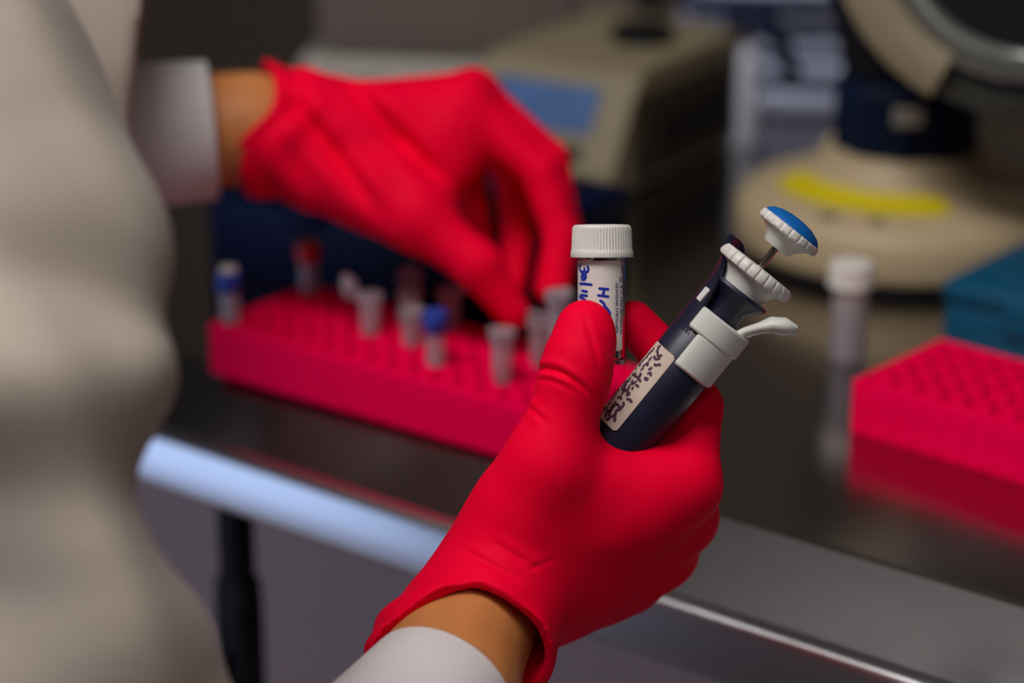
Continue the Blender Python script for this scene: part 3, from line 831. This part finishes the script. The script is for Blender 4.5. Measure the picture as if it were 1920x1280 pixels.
g.cone(hp(945, 1075, 12), hp(1080, 1060, 24), 18.5 * mm, 18 * mm, .014)
fg = g.like()
for ch, rr in ((idx, (12, 10.2, 9.4, 8.4)), (mid, (12, 10.4, 9.4, 8.6)), (rng, (11.4, 10, 9.2, 8.4)), (lit, (10.6, 9, 8.2, 7.4))):
    h = g.like(); h.chain(ch, [r * mm for r in rr], .0025); fg.merge(h, .0015)
g.merge(fg, .006)
th = g.like(); th.chain(thb[1:], [16 * mm, 12.4 * mm, 10.1 * mm], .006)
th.cone(hp(1086, 668, -9), hp(1098, 640, -7), 12 * mm, 11.2 * mm, .006)
g.merge(th, .007)
# wrist and flaring cuff of the glove, hollow at the hem
ha = hp(940, 1092, 14); hb = hp(868, 1262, -16)
fdir = (hb - ha).normalized()
g.cone(ha, hb, 24.5 * mm, 35.5 * mm, .014)
g.cone(hp(885, 1125, 8), hp(782, 1212, -2), 17 * mm, 17.5 * mm, .012)
X, Y, Z = g.grid()
def along(o, d): return (X - o[0]) * d[0] + (Y - o[1]) * d[1] + (Z - o[2]) * d[2]
def blob(p, rad): return np.exp(-(((X - p[0]) ** 2 + (Y - p[1]) ** 2 + (Z - p[2]) ** 2) / rad ** 2) ** 2)
def crease(p, nrm, rad, w, depth, bend=(0, 0, 0), bk=0.0):
    """a valley with a soft lip on each side, crossing the surface at p"""
    nrm = Vector(nrm).normalized(); q = along(p, nrm)
    if bk: q = q + bk * along(p, Vector(bend).normalized()) ** 2
    return blob(p, rad) * (depth * np.exp(-(q / w) ** 2) - .55 * depth * np.exp(-((q - 2.2 * w) / (1.6 * w)) ** 2) - .35 * depth * np.exp(-((q + 2.2 * w) / (1.6 * w)) ** 2))
ax = (thb[3] - thb[2]).normalized()
dsp = crease(hp(1050, 700, -18), ax + CX * .30, .015, .0010, .0017, CX, 18)
dsp = dsp + crease(hp(1042, 718, -18), ax + CX * .22, .011, .0008, .0008, CX, 14)
dsp = dsp + crease(hp(1110, 640, -18), ax * .3 + CX, .011, .0010, .0007)
dsp = dsp + crease(hp(1000, 770, -16), ax + CX * .8, .008, .0008, .0009)
dsp = dsp + crease(hp(1308, 795, 8), CUP + CX * .35, .010, .0008, .0007) + crease(hp(1318, 782, 10), CUP + CX * .3, .010, .0007, .0006)
dsp = dsp + crease(hp(965, 1040, -14), CUP + CX * .62, .009, .0010, .0007) + crease(hp(925, 1060, -14), CUP + CX * .5, .012, .0011, .0008)
dsp = dsp + crease(hp(1000, 1062, -10), CUP * .9 - CX * .35, .008, .0008, .0005)
dsp = dsp + crease(hp(815, 1120, -14), CUP * .86 - CX * .5, .014, .0016, .0017) + crease(hp(785, 1158, -16), CUP * .86 - CX * .5, .014, .0015, .0015)
g.f += dsp.astype(np.float32)
dw = along(W_, fdir)
q1 = along(W_, (CX * .75 + CUP * -.45 + CF * .3).normalized()); q2 = along(W_, (CX * .4 + CUP * .9).normalized())
wr = np.clip((dw - .008) / .02, 0, 1)
g.f += (wr * .0007 * np.sin(dw * 330 + 2.2 * np.sin(q1 * 130) + 1.3 * np.sin(q2 * 90))).astype(np.float32)
cav = g.like(); cav.cone(ha + fdir * .004, hb + fdir * .03, 22 * mm, 36.2 * mm, 0)
cav.cone(hp(885, 1140, 6), hp(772, 1240, -5), 14 * mm, 16 * mm, .006)
g.f = np.maximum(g.f, -cav.f)
hemn = (-CF * .74 - CUP * .62 + CX * -.02).normalized()
lat = along(hp(893, 1110, -20), CX)
hem = along(hp(893, 1110, -20), hemn) - .46 * (np.sqrt(lat ** 2 + .005 ** 2) - .005) + .0008 * np.sin(q1 * 150)
g.f = np.maximum(g.f, hem.astype(np.float32))
glove_r = g.build('glove', M_glove, person, 2)
tag(glove_r, 'red nitrile glove gripping the vial and pipette')
# ---- left hand (reaching over the rack)
E0 = 1.245
def hq(x, y, dz): return px(x, y, E0 + dz / 1000.0)
Wl = hq(505, 235, 0)
il = [hq(872, 196, -12), hq(1012, 322, -14), hq(1052, 440, -14), hq(1040, 545, -18)]
ml = [hq(888, 176, 8), hq(1030, 300, 12), hq(1056, 430, 12), hq(1030, 540, 4)]
rl_ = [hq(862, 180, 28), hq(962, 325, 32), hq(972, 440, 32), hq(958, 535, 18)]
ll = [hq(820, 190, 42), hq(880, 325, 40), hq(893, 432, 40), hq(905, 515, 30)]
tl = [hq(610, 320, -16), hq(780, 408, -30), hq(897, 498, -34), hq(962, 585, -30)]
allp = il + ml + rl_ + ll + tl
lo = np.min([np.array(p) for p in allp + [hq(430, 110, -40), hq(430, 370, 40)]], 0) - .028
hi = np.max([np.array(p) for p in allp + [hq(430, 110, -40), hq(430, 370, 40)]], 0) + .028
g = Field(lo, hi, .0013)
for mc, r0, r1 in ((il[0], 17, 13), (ml[0], 17, 12.5), (rl_[0], 16, 12), (ll[0], 15, 11)):
    off = (mc - ml[0]) * .5; g.cone(Wl + off, mc, r0 * mm, r1 * mm, .012)
g.cone(hq(575, 300, -8), tl[1], 24 * mm, 16.5 * mm, .014)
g.cone(hq(790, 380, -22), hq(880, 280, -14), 14 * mm, 11 * mm, .014)
g.cone(hq(600, 250, -6), hq(830, 240, -14), 20 * mm, 14 * mm, .014)
g.cone(hq(720, 360, -22), hq(850, 250, -14), 13 * mm, 11 * mm, .014)
fg = g.like()
for ch, rr in ((il, (12.2, 10.2, 9.2, 8)), (ml, (12, 10.4, 9.2, 8)), (rl_, (11.4, 10, 9, 8)), (ll, (10.4, 9, 8, 7))):
    h = g.like(); h.chain(ch, [r * mm for r in rr], .0025); fg.merge(h, .002)
g.merge(fg, .006)
th = g.like(); th.chain(tl[1:], [15 * mm, 11.6 * mm, 9.0 * mm], .006); g.merge(th, .008)
ha = Wl; hb = hq(452, 232, -4); fdir = (hb - ha).normalized()
cuff_ax = hq(440, 225, -2)
g.cone(hq(560, 240, 0), hq(470, 238, -2), 30 * mm, 36 * mm, .014)
X, Y, Z = g.grid()
cd = (hq(470, 238, -2) - hq(560, 240, 0)).normalized()
dw = along(hq(540, 240, 0), cd); q1 = along(Wl, CUP); q2 = along(Wl, (CX * .6 + CUP * .7))
wr = np.exp(-((dw - .002) / .022) ** 2)
g.f += (wr * .0013 * np.sin(dw * 300 + 2.4 * np.sin(q1 * 100) + 1.2 * np.sin(q2 * 80))).astype(np.float32)
dsp = crease(hq(625, 290, -34), CX * .78 + CUP * .62, .036, .0042, .0055) + crease(hq(735, 245, -34), CX * .72 + CUP * .70, .038, .0042, .0055) + crease(hq(560, 200, -32), CX * .75 + CUP * .6, .02, .004, .0012)  # broad grooves shaped to stand in for diagonal shadow stripes on the glove
g.f += dsp.astype(np.float32)
cav = g.like(); cav.cone(hq(545, 240, 0), hq(430, 238, -3), 28 * mm, 37.2 * mm, 0)
g.f = np.maximum(g.f, -cav.f)
hn = (-CX * .86 + CUP * .36 - CF * .25).normalized()
hem = along(hq(468, 262, -36), hn) + .003 * np.sin(q1 * 120) + .002 * np.sin(q2 * 150 + 1)
g.f = np.maximum(g.f, hem.astype(np.float32))
glove_l = g.build('glove', M_glove, person, 2)
tag(glove_l, 'red nitrile glove of the hand reaching down to the tubes')

# ---- shirt cuffs
def cuff(p_open, p_in, r_open, r_in, name, hint, squash=1.0):
    p_open, p_in = Vector(p_open), Vector(p_in); th = .0016; prof = []
    d = (p_in - p_open)
    pts, rad = [], []
    for s_, r in ((0.015, r_open - th), (0.0, r_open - th * .5), (0.012, r_open), (.25, r_open + (r_in - r_open) * .25), (.6, r_open + (r_in - r_open) * .6), (1.0, r_in)):
        pts.append(p_open + d * s_); rad.append(r)
    inn = [(p_open + d * .5, r_open - th), (p_open + d * 1.0, r_in - th)]
    n = 64; v, f = [], []
    t = d.normalized(); a = Vector(hint); a = (a - t * a.dot(t)).normalized(); b = t.cross(a)
    rows = list(reversed(inn)) + list(zip(pts, rad))
    for (p, r) in rows:
        for k in range(n):
            w = 2 * math.pi * k / n; wob = 1 + .015 * math.sin(3 * w + .6)
            v.append(p + a * (r * wob * math.cos(w)) + b * (r * wob * squash * math.sin(w)))
    for i in range(len(rows) - 1):
        for k in range(n): f.append((i * n + k, i * n + (k + 1) % n, (i + 1) * n + (k + 1) % n, (i + 1) * n + k))
    return pyd(name, v, f, M_shirt, person)
WR = hp(880, 1165, 8)                                     # right wrist
FR = px(620, 1540, .815)                                  # along the right forearm
o = cuff(px(828, 1303, .893), px(500, 1690, .79), 30 * mm, 38 * mm, 'shirt_cuff', CX); tag(o, 'white shirt cuff of the near arm')
o = cuff(px(399, 244, 1.236), px(-60, 279, 1.216), 35.5 * mm, 40 * mm, 'shirt_cuff', CUP); tag(o, 'white shirt cuff of the reaching arm')

# ---- body: one continuous figure under the clothes
PU = Vector((.99, -.12, 0)).normalized(); PN = Vector((-PU.y, PU.x, 0))    # the person's right-hand side and facing
SR = px(-330, -430, .82); ER = px(250, 1650, .76)
SL = SR - PU * .36; SL.z = SR.z
WL2 = hq(470, 240, 0); EL = Vector((-.47, 1.05, .13))
mids = (SR + SL) / 2
hipc = mids - PN * .10; hipc.z = -.12
neck = mids + Vector((0, 0, .07)); headc = neck + Vector((0, 0, .17)) + PN * .03
lo = np.array([-.85, .45, FLOOR]) ; hi = np.array([.12, 1.45, headc.z + .16])
b = Field(lo, hi, .0055)
for k in np.linspace(-.10, .10, 5):
    b.cone(hipc + PU * float(k), mids + PU * float(k) - Vector((0, 0, .10)), .10, .095, .04)
b.cone(SL, SR, .05, .05, .05); b.cone(mids, neck, .06, .05, .03); b.cone(neck, headc, .05, .055, .03)
b.cone(headc + Vector((0, 0, -.03)) + PN * .02, headc + Vector((0, 0, .04)), .070, .082, .03)
b.cone(headc + PN * .085 + Vector((0, 0, .02)), headc + PN * .10 + Vector((0, 0, -.015)), .009, .014, .015)     # nose
for s_ in (-1, 1): b.cone(headc + PU * (.082 * s_) + Vector((0, 0, .02)), headc + PU * (.080 * s_) + Vector((0, 0, -.02)), .011, .008, .008)
arm_r = [SR, px(-70, 290, .765), px(35, 485, .750), px(28, 700, .742), px(40, 985, .740), px(100, 1300, .746), ER]
b.chain(arm_r, [.045, .028, .024, .022, .022, .024, .026], .01); b.chain([ER, px(660, 1540, .828), px(828, 1303, .893), WR], [.026, .028, .0268, .0262], .01); b.cone(hp(905, 1140, 10), hp(1000, 1050, 18), .021, .012, .008)
b.chain([SL, EL], [.048, .04], .02); b.chain([EL, px(80, 268, 1.222), WL2], [.036, .031, .0290], .01); b.cone(WL2, hq(640, 245, 4), .024, .012, .008)
for s_ in (-1, 1):
    h0 = hipc + PU * (.09 * s_); k0 = Vector((h0.x, h0.y, -.45)) + PN * .03; a0_ = Vector((h0.x, h0.y, FLOOR + .09)); t0 = a0_ + PN * .15; t0.z = FLOOR + .035
    b.chain([h0, k0, a0_], [.085, .056, .042], .02); b.cone(a0_ - Vector((0, 0, .045)), t0, .042, .034, .02)
body = b.build('body', M_skin, person, 1)
# trousers and shoes, hair
tr = Field(np.array([-.85, .5, FLOOR + .06]), np.array([.0, 1.25, -.02]), .008)
for s_ in (-1, 1):
    h0 = hipc + PU * (.09 * s_); k0 = Vector((h0.x, h0.y, -.45)) + PN * .03; a0_ = Vector((h0.x, h0.y, FLOOR + .10))
    tr.chain([h0, k0, a0_], [.11, .078, .066], .02)
tr.build('trousers', M_trouser, person, 1)
hr = Field(np.array(headc) - .16, np.array(headc) + .17, .006)
hr.cone(headc - PN * .02 + Vector((0, 0, -.02)), headc - PN * .005 + Vector((0, 0, .05)), .080, .092, .02)
hr.build('hair', M_hair, person, 1)
for s_ in (-1, 1):
    h0 = hipc + PU * (.09 * s_); a0_ = Vector((h0.x, h0.y, FLOOR + .05)); t0 = a0_ + PN * .165; t0.z = FLOOR + .036
    sh = Field(np.minimum(np.array(a0_), np.array(t0)) - .08, np.maximum(np.array(a0_), np.array(t0)) + .08, .006)
    sh.cone(a0_, t0, .052, .042, .01)
    X, Y, Z = sh.grid(); sh.f = np.maximum(sh.f, (FLOOR + .001 - Z + 0 * X + 0 * Y).astype(np.float32)); sh.build('shoe', M_black, person, 1)
# ---- lab coat: body and two sleeves
co = Field(np.array([-.90, .45, -.62]), np.array([.12, 1.45, SR.z + .14]), .0075)
for k in np.linspace(-.12, .12, 5):
    co.cone(hipc + PU * float(k) - Vector((0, 0, .42)), hipc + PU * float(k), .135, .13, .03)
    co.cone(hipc + PU * float(k), mids + PU * float(k) - Vector((0, 0, .09)), .13, .115, .04)
co.cone(SL, SR, .068, .068, .06)
X, Y, Z = co.grid(); aa = np.arctan2(Y - hipc.y, X - hipc.x)
co.f += (.006 * np.sin(9 * aa + 3 * Z) * np.clip((.2 - Z) * 2, 0, 1)).astype(np.float32)
co.f = np.maximum(co.f, (-.55 - Z + 0 * X + 0 * Y).astype(np.float32))
co.build('coat_body', M_coat, person, 1)
sn = [SR, px(-70, 290, .765), px(48, 485, .750), px(32, 650, .742), px(82, 800, .740), px(50, 1000, .738), px(60, 1215, .742), px(110, 1450, .748), ER]
sr_ = [.064, .044, .0425, .0395, .0410, .0385, .0440, .0440, .046]
lo = np.min([np.array(p) for p in sn + [FR]], 0) - .07; hi = np.max([np.array(p) for p in sn + [FR]], 0) + .07
sl = Field(lo, hi, .0032)
sl.chain(sn, sr_, .006)
sl.cone(px(40, 1230, .745), px(108, 1265, .735), .036, .0315, .012)
sl.chain([ER, px(560, 1640, .80)], [.050, .046], .02)
X, Y, Z = sl.grid()
aw = along(sn[3], (CUP + CX * .5).normalized()); bw = along(sn[3], (CUP - CX * .8 + CF * .3).normalized()); cw = along(sn[3], (CX + CF).normalized())
sl.f += (.0070 * np.sin(aw * 48 + 1.6 * np.sin(cw * 45) + .4) + .0050 * np.sin(bw * 70 + 1.3 * np.sin(aw * 40))).astype(np.float32)
sl.build('coat_sleeve', M_coat, person, 2)
s2 = Field(np.minimum(np.array(SL), np.array(px(262, 130, 1.2))) - .1, np.maximum(np.array(SL), np.array(px(262, 130, 1.22))) + .1, .004)
# (the raised sleeve of the reaching arm, cut off square above the shirt cuff)
pe = px(258, 120, 1.195)
s2 = Field(np.minimum(np.minimum(np.array(SL), np.array(EL)), np.array(pe)) - .11, np.maximum(np.maximum(np.array(SL), np.array(EL)), np.array(pe)) + .11, .0045)
s2.chain([SL, EL + Vector((0, 0, .03))], [.068, .066], .03)
s2.chain([EL + Vector((0, 0, .03)), px(100, 180, 1.17), px(330, 178, 1.205)], [.070, .083, .085], .03)
X, Y, Z = s2.grid()
aw = along(pe, CX); bw = along(pe, CUP); cw = along(pe, CF)
s2.f += (.0025 * np.sin(aw * 50 + bw * 40 + 1.5 * np.sin(bw * 50))).astype(np.float32)
cv = s2.like(); cv.cone(px(180, 180, 1.18), px(400, 178, 1.21), .072, .074, 0)
s2.f = np.maximum(s2.f, -cv.f)
hemf = along(pe, (CX * .98 + CF * .155 - CUP * .10).normalized())
s2.f = np.maximum(s2.f, hemf.astype(np.float32))
s2.build('coat_sleeve', M_coat, person, 2)
